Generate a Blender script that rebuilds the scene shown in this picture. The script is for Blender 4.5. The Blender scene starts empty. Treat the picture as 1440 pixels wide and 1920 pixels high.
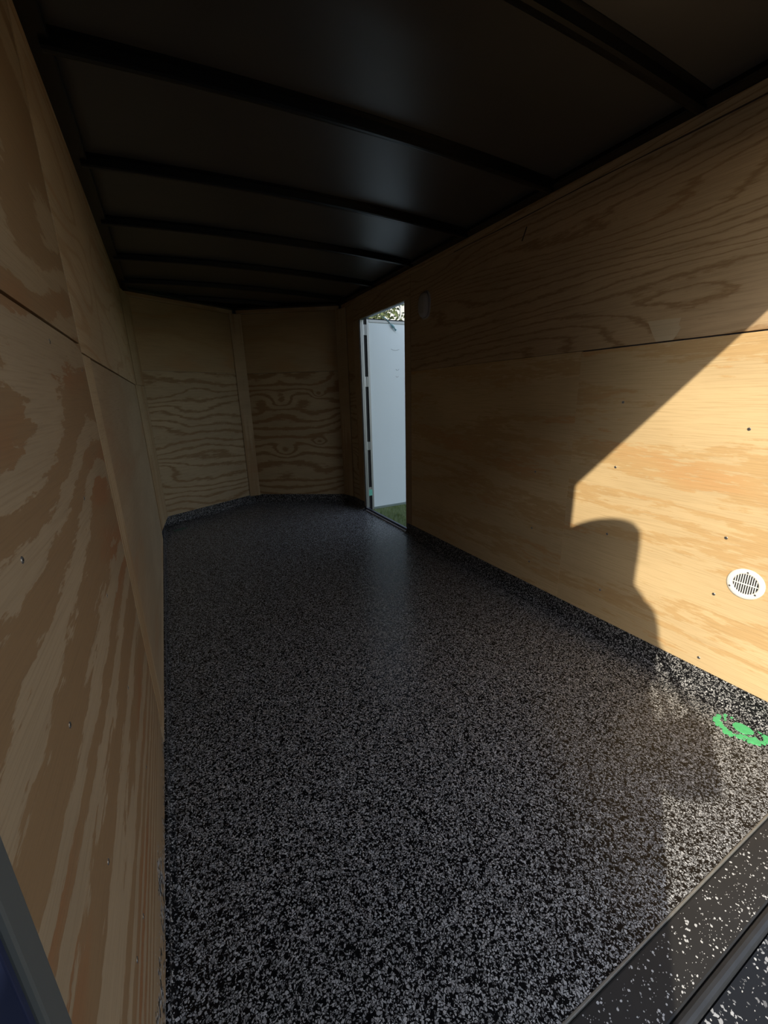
import bpy, bmesh, math, random
from mathutils import Vector, Matrix
random.seed(7)
C = bpy.context.scene.collection
S = bpy.context.scene

# ------------------------------------------------------------------ camera, light, exposure
FPX = 762.0
cam_d = bpy.data.cameras.new('camera')
cam_d.sensor_fit = 'VERTICAL'; cam_d.sensor_height = 36.0
cam_d.lens = 36.0 * FPX / 1920.0
cam_d.clip_start = 0.01
cam = bpy.data.objects.new('camera', cam_d); C.objects.link(cam)
CAM = Vector((0.1787, -0.2966, 1.2464))
ya, pi_, ro = 0.4779, -0.2797, -0.0246
F = Vector((math.sin(ya)*math.cos(pi_), math.cos(ya)*math.cos(pi_), math.sin(pi_)))
R0 = Vector((math.cos(ya), -math.sin(ya), 0)); U0 = R0.cross(F)
Rv = R0*math.cos(ro) + U0*math.sin(ro); Uv = -R0*math.sin(ro) + U0*math.cos(ro)
m = Matrix((Rv, Uv, -F)).transposed().to_4x4(); m.translation = CAM
cam.matrix_world = m
S.camera = cam

SUN = Vector((1.97, 1.15, -1.265)).normalized()          # travel direction of the sunlight
w = bpy.data.worlds.new('world'); S.world = w; w.use_nodes = True
nt = w.node_tree; nt.nodes.clear()
sky = nt.nodes.new('ShaderNodeTexSky'); sky.sky_type = 'NISHITA'; sky.sun_disc = False
sky.sun_elevation = math.asin(-SUN.z); sky.sun_rotation = math.atan2(-SUN.x, -SUN.y)
bg = nt.nodes.new('ShaderNodeBackground'); bg.inputs['Strength'].default_value = 0.31
wo = nt.nodes.new('ShaderNodeOutputWorld')
hs = nt.nodes.new('ShaderNodeHueSaturation'); hs.inputs['Saturation'].default_value = 0.6      # sky colour muted so the ambient light is more neutral
nt.links.new(sky.outputs[0], hs.inputs['Color']); nt.links.new(hs.outputs[0], bg.inputs[0]); nt.links.new(bg.outputs[0], wo.inputs[0])
sl = bpy.data.lights.new('sun', 'SUN'); sl.energy = 4.3; sl.angle = math.radians(0.6); sl.color = (1.0, 0.90, 0.72)
so = bpy.data.objects.new('sun', sl); C.objects.link(so); so.location = (-6, -6, 8)
so.rotation_euler = SUN.to_track_quat('-Z', 'Y').to_euler()
S.view_settings.view_transform = 'Standard'; S.view_settings.look = 'None'
S.view_settings.exposure = 0.35; S.view_settings.gamma = 1.0; S.view_settings.use_curve_mapping = False

# ------------------------------------------------------------------ dimensions (metres)
W, H = 2.03, 2.18
YA, YB, NX, NY = 4.27, 4.175, 1.023, 4.83      # nose: left corner, right corner, apex
DY0, DY1, DZ0, DZ1 = 2.83, 3.72, 0.03, 1.975   # side door opening
GROUND = -0.45

# ------------------------------------------------------------------ material helpers
class NT:
    def __init__(s, name):
        s.m = bpy.data.materials.new(name); s.m.use_nodes = True
        s.t = s.m.node_tree; s.b = s.t.nodes['Principled BSDF']
    def n(s, typ, ins=None, **kw):
        nd = s.t.nodes.new(typ)
        for k, v in kw.items(): setattr(nd, k, v)
        for k, v in (ins or {}).items(): s.put(nd.inputs[k], v)
        return nd
    def put(s, sock, v):
        if isinstance(v, bpy.types.NodeSocket): s.t.links.new(v, sock)
        elif isinstance(v, (tuple, list)) and len(v) == 3 and sock.type == 'RGBA': sock.default_value = (*v, 1)
        else: sock.default_value = v
    def mth(s, op, a, b=0.0, c=0.0, clamp=False):
        nd = s.n('ShaderNodeMath', {0: a, 1: b, 2: c}, operation=op); nd.use_clamp = clamp
        return nd.outputs[0]
    def comb(s, x, y, z): return s.n('ShaderNodeCombineXYZ', {0: x, 1: y, 2: z}).outputs[0]
    def noise(s, vec, scale=1.0, detail=2.0, rough=0.5, dist=0.0):
        return s.n('ShaderNodeTexNoise', {'Vector': vec, 'Scale': scale, 'Detail': detail, 'Roughness': rough, 'Distortion': dist}).outputs[0]
    def mix(s, f, a, b):
        nd = s.n('ShaderNodeMix', data_type='RGBA'); s.put(nd.inputs[0], f); s.put(nd.inputs[6], a); s.put(nd.inputs[7], b)
        return nd.outputs[2]
    def step(s, v, lo, hi, a=0.0, b=1.0):
        nd = s.n('ShaderNodeMapRange', {0: v, 1: lo, 2: hi, 3: a, 4: b}, interpolation_type='SMOOTHSTEP')
        return nd.outputs[0]
    def set(s, **kw):
        for k, v in kw.items(): s.put(s.b.inputs[k.replace('_', ' ')], v)
        return s
    def bump(s, h, strength=0.2, dist=0.002):
        s.put(s.b.inputs['Normal'], s.n('ShaderNodeBump', {'Height': h, 'Strength': strength, 'Distance': dist}).outputs[0])

def plain(name, col, rough=0.5, metal=0.0, var=0.15, scale=20, spec=0.5):
    k = NT(name); co = k.n('ShaderNodeTexCoord').outputs['Object']
    f = k.noise(co, scale, 4, 0.6)
    a = tuple(min(1, c*(1+var)) for c in col); b = tuple(c*(1-var) for c in col)
    k.set(Base_Color=k.mix(f, a, b), Roughness=rough, Metallic=metal, Specular_IOR_Level=spec)
    return k.m

PLY = 0.80
def plywood(name, seed, light, dark, amp=5.0, fu=0.8, fv=2.6, slope=3.0, lo=0.45, hi=0.6, edge=0.25,
            tight=None, knots=(), mirror=None, contrast=1.0, red=0.3, rough=0.62):
    """rotary cut veneer: growth ring contours of a stretched noise field, grain along local X"""
    k = NT(name); co = k.n('ShaderNodeTexCoord').outputs['Object']
    sp = k.n('ShaderNodeSeparateXYZ', {0: co}); u, v = sp.outputs[0], sp.outputs[2]
    uu = k.mth('ABSOLUTE', k.mth('SUBTRACT', u, mirror)) if mirror is not None else u
    n1 = k.noise(k.comb(k.mth('MULTIPLY', uu, fu), k.mth('MULTIPLY', v, fv), seed*7.31), 1.0, 1.6, 0.45, 0.35)
    ph = k.mth('MULTIPLY', n1, amp)
    ph = k.mth('ADD', ph, k.mth('MULTIPLY', v, slope))
    if tight:                                  # rings crowd together below height tight[0]
        d = k.mth('MAXIMUM', k.mth('SUBTRACT', tight[0], v), 0.0)
        ph = k.mth('ADD', ph, k.mth('MULTIPLY', k.mth('MULTIPLY', d, d), tight[1]))
    for (kx, kz, r, a) in knots:
        dx = k.mth('MULTIPLY', k.mth('SUBTRACT', u, kx), 0.6); dz = k.mth('SUBTRACT', v, kz)
        d2 = k.mth('ADD', k.mth('MULTIPLY', dx, dx), k.mth('MULTIPLY', dz, dz))
        ph = k.mth('ADD', ph, k.mth('MULTIPLY', k.mth('EXPONENT', k.mth('MULTIPLY', d2, -1.0/(r*r))), a))
    rag = k.noise(k.comb(k.mth('MULTIPLY', u, 9.0), k.mth('MULTIPLY', v, 45.0), seed), 1.0, 4, 0.65)
    ph = k.mth('ADD', ph, k.mth('MULTIPLY', k.mth('SUBTRACT', rag, 0.5), edge))
    fr = k.mth('FRACT', ph)
    tri = k.mth('MULTIPLY', k.mth('PINGPONG', ph, 0.5), 2.0)
    band = k.step(tri, lo, hi)
    fib = k.noise(k.comb(k.mth('MULTIPLY', u, 6.0), k.mth('MULTIPLY', v, 260.0), seed*3.0), 1.0, 3, 0.6)
    big = k.noise(k.comb(k.mth('MULTIPLY', u, 1.3), k.mth('MULTIPLY', v, 4.0), seed+11.0), 1.0, 3, 0.6)
    light = tuple(c*PLY for c in light); dark = tuple(c*PLY for c in dark)
    dk = tuple(l+(d-l)*contrast for l, d in zip(light, dark))
    rd = (dk[0]*1.05, dk[1]*0.78, dk[2]*0.66)
    dcol = k.mix(k.mth('MULTIPLY', k.step(big, 0.52, 0.68), red), dk, rd)
    lcol = k.mix(k.step(big, 0.3, 0.7), light, tuple(c*0.86 for c in light))
    col = k.mix(band, lcol, dcol)
    col = k.mix(k.step(fib, 0.42, 0.75, 0.0, 0.35), col, tuple(c*0.62 for c in dark))
    k.set(Base_Color=col, Roughness=rough, Specular_IOR_Level=0.3)
    k.bump(k.mth('ADD', fib, k.mth('MULTIPLY', band, 0.6)), 0.25, 0.0012)
    return k.m

def flakes(name, scale=150.0, cover=0.5, base=(0.006, 0.006, 0.007), chip=(0.50, 0.50, 0.51), rough=0.3, spec=0.3):
    k = NT(name); co = k.n('ShaderNodeTexCoord').outputs['Object']
    warp = k.n('ShaderNodeTexNoise', {'Vector': co, 'Scale': 90.0, 'Detail': 2.0})
    vec = k.n('ShaderNodeVectorMath', {0: co, 1: k.n('ShaderNodeVectorMath', {0: warp.outputs['Color'], 1: (0.012, 0.012, 0.012)}, operation='MULTIPLY').outputs[0]}, operation='ADD').outputs[0]
    fac, hgt = None, None
    for sc, cv, off in ((scale, cover, 0.0), (scale*1.7, cover*0.5, 3.7)):
        pos = k.n('ShaderNodeVectorMath', {0: vec, 1: (off, off*1.7, 0)}, operation='ADD').outputs[0]
        v1 = k.n('ShaderNodeTexVoronoi', {'Vector': pos, 'Scale': sc, 'Randomness': 1.0})
        v2 = k.n('ShaderNodeTexVoronoi', {'Vector': pos, 'Scale': sc, 'Randomness': 1.0}, feature='DISTANCE_TO_EDGE')
        rnd = k.n('ShaderNodeSeparateColor', {0: v1.outputs['Color']})
        on = k.mth('LESS_THAN', rnd.outputs[0], cv)
        sh = k.step(v2.outputs['Distance'], 0.09, 0.17)
        f = k.mth('MULTIPLY', k.mth('MULTIPLY', on, sh), k.mth('ADD', k.mth('MULTIPLY', rnd.outputs[1], 0.75), 0.25))
        fac = f if fac is None else k.mth('MAXIMUM', fac, f)
    k.set(Base_Color=k.mix(fac, base, chip), Roughness=rough, Specular_IOR_Level=spec)
    k.bump(fac, 0.3, 0.0015)
    return k.m

LT, DK = (0.62, 0.455, 0.275), (0.43, 0.265, 0.125)
M = {}
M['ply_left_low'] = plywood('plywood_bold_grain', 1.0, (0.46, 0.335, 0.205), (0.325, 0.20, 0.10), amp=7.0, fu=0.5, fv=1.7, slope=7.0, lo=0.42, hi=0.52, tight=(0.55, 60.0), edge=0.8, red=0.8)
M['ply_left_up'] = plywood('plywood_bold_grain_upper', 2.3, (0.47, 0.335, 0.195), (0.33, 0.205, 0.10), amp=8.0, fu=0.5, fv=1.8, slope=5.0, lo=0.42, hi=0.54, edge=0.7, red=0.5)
M['ply_left_far_up'] = plywood('plywood_soft_grain', 3.1, LT, DK, amp=9.0, slope=6.0, lo=0.6, hi=0.95, contrast=0.6)
M['ply_left_far_low'] = plywood('plywood_plain', 4.7, (0.50, 0.375, 0.24), (0.40, 0.27, 0.15), amp=3.0, slope=1.0, lo=0.3, hi=1.0, contrast=0.5, red=0.5)
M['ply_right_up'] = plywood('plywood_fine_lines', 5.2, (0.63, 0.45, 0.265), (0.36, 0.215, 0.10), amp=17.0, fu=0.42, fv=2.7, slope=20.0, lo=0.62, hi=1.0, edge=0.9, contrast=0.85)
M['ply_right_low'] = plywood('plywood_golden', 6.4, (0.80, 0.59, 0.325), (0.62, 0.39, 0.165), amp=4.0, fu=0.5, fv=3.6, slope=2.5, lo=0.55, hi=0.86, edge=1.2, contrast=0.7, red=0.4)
M['ply_nose_l_low'] = plywood('plywood_cathedral_left', 7.9, (0.60, 0.45, 0.27), (0.36, 0.225, 0.105), amp=7.0, fu=0.9, fv=2.4, slope=12.0, lo=0.5, hi=0.95, edge=0.8)
M['ply_nose_r_low'] = plywood('plywood_cathedral_right', 21.3, (0.60, 0.445, 0.26), (0.36, 0.215, 0.10), amp=6.0, fu=0.9, fv=2.4, slope=9.0, lo=0.45, hi=0.8, edge=0.7, mirror=0.38,
    knots=((0.38, 1.22, 0.085, 2.0), (0.38, 0.64, 0.085, 1.8), (0.82, 1.28, 0.04, 1.6), (0.80, 0.74, 0.04, 1.3)))
M['ply_nose_up'] = plywood('plywood_plain_nose', 10.2, (0.58, 0.41, 0.225), (0.46, 0.30, 0.14), amp=4.0, slope=2.0, lo=0.4, hi=1.0, contrast=0.6)
M['ply_strip'] = plywood('plywood_strip', 12.0, (0.62, 0.46, 0.28), (0.48, 0.31, 0.16), amp=2.0, fu=2.0, fv=6.0, slope=4.0, lo=0.4, hi=0.9)
M['ply_strip_v'] = plywood('plywood_strip_upright', 13.0, (0.62, 0.46, 0.28), (0.48, 0.32, 0.17), amp=3.0, fu=12.0, fv=0.6, slope=0.3, lo=0.4, hi=0.9)
k = NT('plywood_splashed'); co = k.n('ShaderNodeTexCoord').outputs['Object']; sp = k.n('ShaderNodeSeparateXYZ', {0: co})
mk = k.mth('ADD', k.noise(co, 55, 4, 0.65), k.mth('MULTIPLY', k.mth('SUBTRACT', k.noise(co, 5, 2, 0.5), 0.5), 0.9))
mk = k.step(k.mth('SUBTRACT', mk, k.mth('MULTIPLY', sp.outputs[2], 2.2)), 0.40, 0.44)
vo = k.n('ShaderNodeTexVoronoi', {'Vector': co, 'Scale': 150.0}); sc_ = k.n('ShaderNodeSeparateColor', {0: vo.outputs['Color']})
chip = k.mth('MULTIPLY', k.mth('LESS_THAN', sc_.outputs[0], 0.45), k.mth('ADD', k.mth('MULTIPLY', sc_.outputs[1], 0.7), 0.3))
k.set(Base_Color=k.mix(mk, k.mix(k.noise(k.comb(k.mth('MULTIPLY', sp.outputs[0], 3.0), 0.0, k.mth('MULTIPLY', sp.outputs[2], 120.0)), 1.0, 3), (0.34, 0.24, 0.14), (0.24, 0.155, 0.08)), k.mix(chip, (0.008, 0.008, 0.008), (0.5, 0.5, 0.5))), Roughness=0.6)
M['ply_splash'] = k.m
M['patch'] = plywood('veneer_patch', 14.0, (0.74, 0.62, 0.44), (0.66, 0.52, 0.34), amp=2.0, lo=0.3, hi=1.0)
M['floor'] = flakes('flake_coating', 165, 0.66, chip=(0.60, 0.60, 0.60), rough=0.26, spec=0.22)
M['cove'] = flakes('flake_coating_cove', 165, 0.45, rough=0.4, spec=0.15)
M['ramp'] = flakes('flake_coating_ramp', 110, 0.14, base=(0.012, 0.012, 0.013))
M['ceil'] = plain('dark_roof_sheet', (0.046, 0.043, 0.040), 0.34, 0, 0.2, 4, spec=0.45)
M['black'] = plain('black_steel', (0.004, 0.004, 0.004), 0.32, 0, 0.2, 12, spec=0.35)
M['sill'] = plain('dark_sill_steel', (0.020, 0.0195, 0.019), 0.55, 0, 0.35, 14)
M['rubber'] = plain('black_rubber', (0.008, 0.008, 0.008), 0.7)
M['alu'] = plain('mill_aluminium', (0.31, 0.32, 0.32), 0.4, 0.8, 0.08)
M['edge'] = plain('worn_metal_edge', (0.28, 0.27, 0.24), 0.5, 0.6, 0.3, 60)
M['post'] = plain('grey_post_paint', (0.10, 0.105, 0.10), 0.5, 0.2, 0.1)
M['navy'] = plain('navy_paint', (0.014, 0.020, 0.055), 0.35, 0, 0.1)
M['leaf'] = plain('white_door_skin', (0.80, 0.88, 0.90), 0.35, 0, 0.02, 3)
M['white'] = plain('white_plastic', (0.82, 0.81, 0.77), 0.4, 0, 0.02)
M['dark'] = plain('dark_cavity', (0.01, 0.01, 0.01), 0.8)
M['screw'] = plain('zinc_screw', (0.30, 0.30, 0.30), 0.4, 0.9, 0.2, 200)
M['screw_hole'] = plain('screw_recess', (0.03, 0.022, 0.015), 0.8)
M['pencil'] = plain('pencil_mark', (0.05, 0.03, 0.025), 0.8)
M['green'] = plain('green_tape', (0.10, 0.52, 0.20), 0.6, 0, 0.2, 80)
M['mint'] = plain('mint_tape', (0.16, 0.55, 0.42), 0.6, 0, 0.1)
M['teal'] = plain('teal_cord', (0.20, 0.42, 0.45), 0.6)
M['flake'] = plain('paint_flake', (0.62, 0.62, 0.62), 0.5, 0, 0.1)
M['skin_sheet'] = plain('outer_sheet', (0.05, 0.06, 0.09), 0.35, 0.2)
M['lens'] = plain('smoky_lens', (0.42, 0.40, 0.40), 0.25, 0, 0.05)
M['leafg'] = plain('tree_leaf', (0.10, 0.13, 0.05), 0.55, 0, 0.5, 2)
M['bark'] = plain('bark', (0.12, 0.09, 0.06), 0.9, 0, 0.3)
M['siding'] = plain('white_siding', (0.55, 0.55, 0.53), 0.6, 0, 0.03)
M['roof'] = plain('grey_shingle', (0.15, 0.15, 0.16), 0.85, 0, 0.3, 30)
k = NT('grass_soil'); co = k.n('ShaderNodeTexCoord').outputs['Object']
k.set(Base_Color=k.mix(k.step(k.noise(co, 40, 5, 0.7), 0.35, 0.65), (0.04, 0.065, 0.015), (0.09, 0.125, 0.035)), Roughness=0.9)
M['grass'] = k.m
M['blade'] = plain('grass_blade', (0.10, 0.14, 0.038), 0.6, 0, 0.45, 3)
M['skin'] = plain('skin', (0.55, 0.34, 0.24), 0.55, 0, 0.06)
M['shirt'] = plain('shirt_cloth', (0.10, 0.13, 0.20), 0.85, 0, 0.1)
M['trousers'] = plain('trouser_cloth', (0.12, 0.11, 0.09), 0.85, 0, 0.1)
M['hair'] = plain('hair', (0.03, 0.02, 0.015), 0.6)

# ------------------------------------------------------------------ object helpers
def link(name, me, mat, parent=None, mw=None):
    o = bpy.data.objects.new(name, me); C.objects.link(o)
    if mat is not None and len(me.materials) == 0: me.materials.append(mat)
    if parent is not None: o.parent = parent
    if mw is not None: o.matrix_basis = mw
    return o
def from_bm(name, bm, mat, parent=None, mw=None, smooth=False):
    bmesh.ops.recalc_face_normals(bm, faces=bm.faces)
    me = bpy.data.meshes.new(name); bm.to_mesh(me); bm.free()
    if smooth:
        for p in me.polygons: p.use_smooth = True
    return link(name, me, mat, parent, mw)
def bm_box(bm, lo, hi, bev=0.0):
    lo, hi = Vector(lo), Vector(hi)
    r = bmesh.ops.create_cube(bm, size=1.0)
    for v in r['verts']: v.co = Vector((lo[i] + (v.co[i]+0.5)*(hi[i]-lo[i]) for i in range(3)))
    if bev > 0:
        es = list({e for v in r['verts'] for e in v.link_edges})
        bmesh.ops.bevel(bm, geom=es, offset=bev, segments=2, affect='EDGES', profile=0.5)
def box(name, lo, hi, mat, parent=None, bev=0.0, mw=None):
    bm = bmesh.new(); bm_box(bm, lo, hi, bev); return from_bm(name, bm, mat, parent, mw)
def board(name, p0, p1, z0, z1, t, mat, parent, off=0.0, bev=0.0008):
    """upright board along p0->p1, its inner face off metres to the left-hand side normal (room side)"""
    p0, p1 = Vector((*p0, 0)), Vector((*p1, 0)); d = p1-p0; L = d.length; x = d/L
    y = Vector((-x.y, x.x, 0))              # local y points out of the room (walls run clockwise)
    mw = Matrix((( x.x, y.x, 0, p0.x), (x.y, y.y, 0, p0.y), (0, 0, 1, 0), (0, 0, 0, 1)))
    bm = bmesh.new(); bm_box(bm, (0, -off, z0), (L, t-off, z1), bev)
    return from_bm(name, bm, mat, parent, mw)
def prism(name, poly, z0, z1, mat, parent=None):
    bm = bmesh.new()
    a = [bm.verts.new((x, y, z0)) for x, y in poly]; b = [bm.verts.new((x, y, z1)) for x, y in poly]
    bm.faces.new(a[::-1]); bm.faces.new(b)
    for i in range(len(poly)): j = (i+1) % len(poly); bm.faces.new((a[i], a[j], b[j], b[i]))
    return from_bm(name, bm, mat, parent)
def empty(name, loc=(0, 0, 0)):
    o = bpy.data.objects.new(name, None); C.objects.link(o); o.location = loc; o.empty_display_size = 0.1; return o
def tag(o, label=None, cat=None, group=None, kind=None):
    for kk, v in (('label', label), ('category', cat), ('group', group), ('kind', kind)):
        if v: o[kk] = v
    return o
def structure(o, label=None, cat=None): return tag(o, label, cat, None, 'structure')
def bm_tube(bm, pts, r, n=8):
    rings = []
    for i, p in enumerate(pts):
        p = Vector(p); d = (Vector(pts[min(i+1, len(pts)-1)]) - Vector(pts[max(i-1, 0)])).normalized()
        a = d.orthogonal().normalized(); b = d.cross(a)
        rr = r[i] if isinstance(r, (list, tuple)) else r
        rings.append([bm.verts.new(p + (a*math.cos(t)+b*math.sin(t))*rr) for t in [2*math.pi*q/n for q in range(n)]])
    for A, B in zip(rings, rings[1:]):
        for q in range(n): bm.faces.new((A[q], A[(q+1) % n], B[(q+1) % n], B[q]))
    bm.faces.new(rings[0][::-1]); bm.faces.new(rings[-1])

# ------------------------------------------------------------------ floor
floor = structure(prism('floor', [(0, 0), (W, 0), (W, YB), (NX, NY), (0, YA)], -0.06, 0.0, M['floor']),
                  'black floor with white and grey speckle flakes', 'floor')
def blob(cx, cy, rx, ry, seed, n=18, rag=0.25):
    rnd = random.Random(seed)
    return [(cx+rx*(1+rag*(rnd.random()-0.5)*2)*math.cos(2*math.pi*i/n), cy+ry*(1+rag*(rnd.random()-0.5)*2)*math.sin(2*math.pi*i/n)) for i in range(n)]
prism('paint_mark', blob(1.939, 0.193, 0.027, 0.030, 3, 18, 0.14), 0.0, 0.0022, M['green'], floor)['label'] = 'solid green centre of the paint mark'
bm = bmesh.new(); rnd = random.Random(5)
for i in range(120):                           # broken ring of green flecks round the solid centre
    t = rnd.random()*2*math.pi; q = 0.62 + 0.38*rnd.random()**0.6
    if 0.8 < t < 1.3 and rnd.random() < 0.7: continue
    x, y = 1.937+0.072*q*math.cos(t)-0.012*math.sin(t), 0.193+0.078*q*math.sin(t)
    s = 0.003+0.006*rnd.random()
    pl = blob(x, y, s*1.4, s, i, 7, 0.35)
    a = [bm.verts.new((px, py, 0.0)) for px, py in pl]; hz_ = 0.0010+0.00001*i; b = [bm.verts.new((px, py, hz_)) for px, py in pl]
    bm.faces.new(b)
    for ii in range(7): bm.faces.new((a[ii], a[(ii+1) % 7], b[(ii+1) % 7], b[ii]))
o = from_bm('paint_flecks', bm, M['green'], floor); o['kind'] = 'stuff'; o['label'] = 'broken ring of green paint flecks'
prism('tape_strip', [(0.075, 4.10), (0.19, 4.16), (0.22, 4.105), (0.105, 4.045)], 0.0, 0.0012, plain('dull_green_tape', (0.07, 0.13, 0.10), 0.6), floor)['label'] = 'dull green tape strip near the nose corner'

def cove(name, path, h=0.10, r=0.05):
    """coved skirting of the floor coating along a path, room on the right-hand side"""
    bm = bmesh.new(); prev = None
    prof = [(-0.012, h), (0.004, h)] + [(0.006 + r*(1-math.sin(t)), 0.002 + r*(1-math.cos(t))) for t in [math.pi/2*(1-i/5) for i in range(6)]] + [(0.006+r+0.004, 0.0), (-0.012, 0.0)]
    # profile: down the wall face, fillet, out on to the floor
    n = len(path)
    for i, p in enumerate(path):
        p = Vector((*p, 0)); ds = []
        if i > 0: ds.append((p-Vector((*path[i-1], 0))).normalized())
        if i < n-1: ds.append((Vector((*path[i+1], 0))-p).normalized())
        nr = sum((Vector((d.y, -d.x, 0)) for d in ds), Vector()).normalized()
        if len(ds) == 2: nr = nr / max(0.3, nr.dot(Vector((ds[0].y, -ds[0].x, 0))))
        ring = [bm.verts.new(p + nr*a + Vector((0, 0, z))) for a, z in prof]
        if prev:
            for q in range(len(prof)): bm.faces.new((prev[q], ring[q], ring[(q+1) % len(prof)], prev[(q+1) % len(prof)]))
        else: bm.faces.new(ring)
        prev = ring
    bm.faces.new(prev[::-1])
    return structure(from_bm(name, bm, M['cove'], None, None, False))
cove('baseboard_left', [(0, 0.0), (0, YA)], h=0.022, r=0.012)
cove('baseboard_front', [(0.0, YA), (NX, NY), (W, YB)], h=0.10)
cove('baseboard_right_front', [(W, YB), (W, DY1+0.02)], h=0.10)
cove('baseboard_right', [(W, DY0-0.02), (W, 0.0)], h=0.10)

# ------------------------------------------------------------------ walls (shell sheet + lining panels as parts)
def shell(name, p0, p1, z0=-0.06, z1=2.30, holes=None):
    """outer framing sheet 18 mm behind the lining"""
    p0v, p1v = Vector((*p0, 0)), Vector((*p1, 0)); d = p1v-p0v; L = d.length; x = d/L; y = Vector((-x.y, x.x, 0))
    mw = Matrix(((x.x, y.x, 0, p0v.x), (x.y, y.y, 0, p0v.y), (0, 0, 1, 0), (0, 0, 0, 1)))
    bm = bmesh.new()
    if holes:
        a, b, c, e = holes
        bm_box(bm, (-0.02, 0.013, z0), (a, 0.035, z1)); bm_box(bm, (b, 0.013, z0), (L, 0.035, z1))
        bm_box(bm, (a, 0.013, e), (b, 0.035, z1)); bm_box(bm, (a, 0.013, z0), (b, 0.035, c))
    else: bm_box(bm, (-0.02 if p0v.y > 1 else 0, 0.013, z0), (L+0.02, 0.035, z1))
    return structure(from_bm(name, bm, M['skin_sheet'], None, mw)), mw.inverted()
def lining(wall, inv, name, p0, p1, z0, z1, mat, t=0.012, off=0.0, bev=0.0008):
    o = board(name, p0, p1, z0, z1, t, mat, None, off, bev)
    o.parent = wall; o.matrix_basis = inv @ o.matrix_basis
    return o

# left wall runs from the rear (y=-0.03) to the nose
wl, il = shell('wall_left', (0, -0.03), (0, YA)); wl['label'] = 'left plywood wall with bold wavy grain'; wl['category'] = 'wall'
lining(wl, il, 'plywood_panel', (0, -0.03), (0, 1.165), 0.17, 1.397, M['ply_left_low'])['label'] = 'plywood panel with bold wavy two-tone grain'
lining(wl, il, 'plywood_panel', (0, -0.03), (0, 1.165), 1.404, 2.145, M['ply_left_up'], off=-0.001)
lining(wl, il, 'plywood_strip', (0, -0.03), (0, 1.16), 0.0, 0.168, M['ply_splash'], off=-0.004)['label'] = 'plywood strip splashed with black coating'
lining(wl, il, 'plywood_strip', (0, 1.18), (0, 3.79), 0.0, 0.097, M['ply_strip'], off=-0.004)
lining(wl, il, 'batten', (0, 1.170), (0, 1.312), 0.10, 1.377, M['ply_strip_v'], off=0.001)
lining(wl, il, 'plywood_panel', (0, 1.170), (0, 3.93), 1.381, 2.145, M['ply_left_far_up'], off=0.001)
lining(wl, il, 'plywood_panel', (0, 1.317), (0, 3.79), 0.10, 1.376, M['ply_left_far_low'], off=-0.002)['label'] = 'plain plywood panel with faint grain'
lining(wl, il, 'corner_board', (0.002, 3.795), (0.052, 4.295), 0.10, 1.379, M['ply_strip_v'], off=0.001)
lining(wl, il, 'corner_board', (0.004, 3.95), (0.052, 4.295), 1.383, 2.145, M['ply_strip_v'], off=0.001)
lining(wl, il, 'top_strip', (0, -0.03), (0, 4.26), 2.147, 2.185, M['ply_strip'], off=0.002)

# nose
wn, i1 = shell('wall_front_left', (0, YA), (NX, NY)); wn['label'] = 'left slanted nose wall of plywood'; wn['category'] = 'wall'
a, n_, b = Vector((0, YA)), Vector((NX, NY)), Vector((W, YB))
def on(p, q, f): return tuple(p.lerp(q, f))
lining(wn, i1, 'plywood_panel', on(a, n_, 0.045), on(a, n_, 0.955), 0.10, 1.522, M['ply_nose_l_low'])['label'] = 'plywood panel with cathedral grain'
lining(wn, i1, 'plywood_panel', on(a, n_, 0.045), on(a, n_, 0.955), 1.524, 2.142, M['ply_nose_up'], off=-0.001)
lining(wn, i1, 'top_strip', on(a, n_, 0.02), on(a, n_, 0.98), 2.144, 2.185, M['ply_strip'], off=0.003)
wr_, i2 = shell('wall_front_right', (NX, NY), (W, YB)); wr_['label'] = 'right slanted nose wall with mirrored knotty grain'; wr_['category'] = 'wall'
lining(wr_, i2, 'plywood_panel', on(n_, b, 0.06), on(n_, b, 0.965), 0.10, 1.519, M['ply_nose_r_low'])['label'] = 'plywood panel with mirrored knots'
lining(wr_, i2, 'plywood_panel', on(n_, b, 0.06), on(n_, b, 0.965), 1.522, 2.142, M['ply_nose_up'], off=-0.002)
lining(wr_, i2, 'top_strip', on(n_, b, 0.02), on(n_, b, 0.98), 2.144, 2.185, M['ply_strip'], off=0.003)
lining(wr_, i2, 'ridge_board', (0.965, 4.792), (1.085, 4.783), 0.09, 2.143, M['ply_strip_v'], off=0.004)

# right wall runs from the nose corner back to the rear, with the side door opening
LR = YB + 0.03
wr, ir = shell('wall_right', (W, YB), (W, -0.03), holes=(YB-DY1, YB-DY0, DZ0, DZ1)); wr['label'] = 'right plywood wall lit by a slanting patch of sun'; wr['category'] = 'wall'
lining(wr, ir, 'corner_board', (1.978, 4.203), (2.028, 4.035), 0.10, 2.143, M['ply_strip_v'], off=0.006)
lining(wr, ir, 'plywood_panel', (W, 4.03), (W, 3.865), 0.10, 1.50, M['ply_nose_l_low'])
lining(wr, ir, 'plywood_panel', (W, 4.03), (W, 3.865), 1.503, 2.142, M['ply_nose_up'])
lining(wr, ir, 'jamb_board', (W, 3.862), (W, 3.73), 0.05, 1.975, M['ply_strip_v'], off=0.002)
lining(wr, ir, 'header_board', (W, 3.862), (W, 2.735), 1.977, 2.142, M['ply_right_up'], off=0.001)
lining(wr, ir, 'jamb_board', (W, 2.829), (W, 2.737), 0.05, 1.975, M['ply_strip_v'], off=0.002)
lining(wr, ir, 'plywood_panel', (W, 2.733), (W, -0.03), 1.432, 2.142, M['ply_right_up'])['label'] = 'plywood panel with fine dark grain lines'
lining(wr, ir, 'plywood_panel', (W, 2.733), (W, 1.1325), 0.10, 1.4305, M['ply_right_low'])
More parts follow.
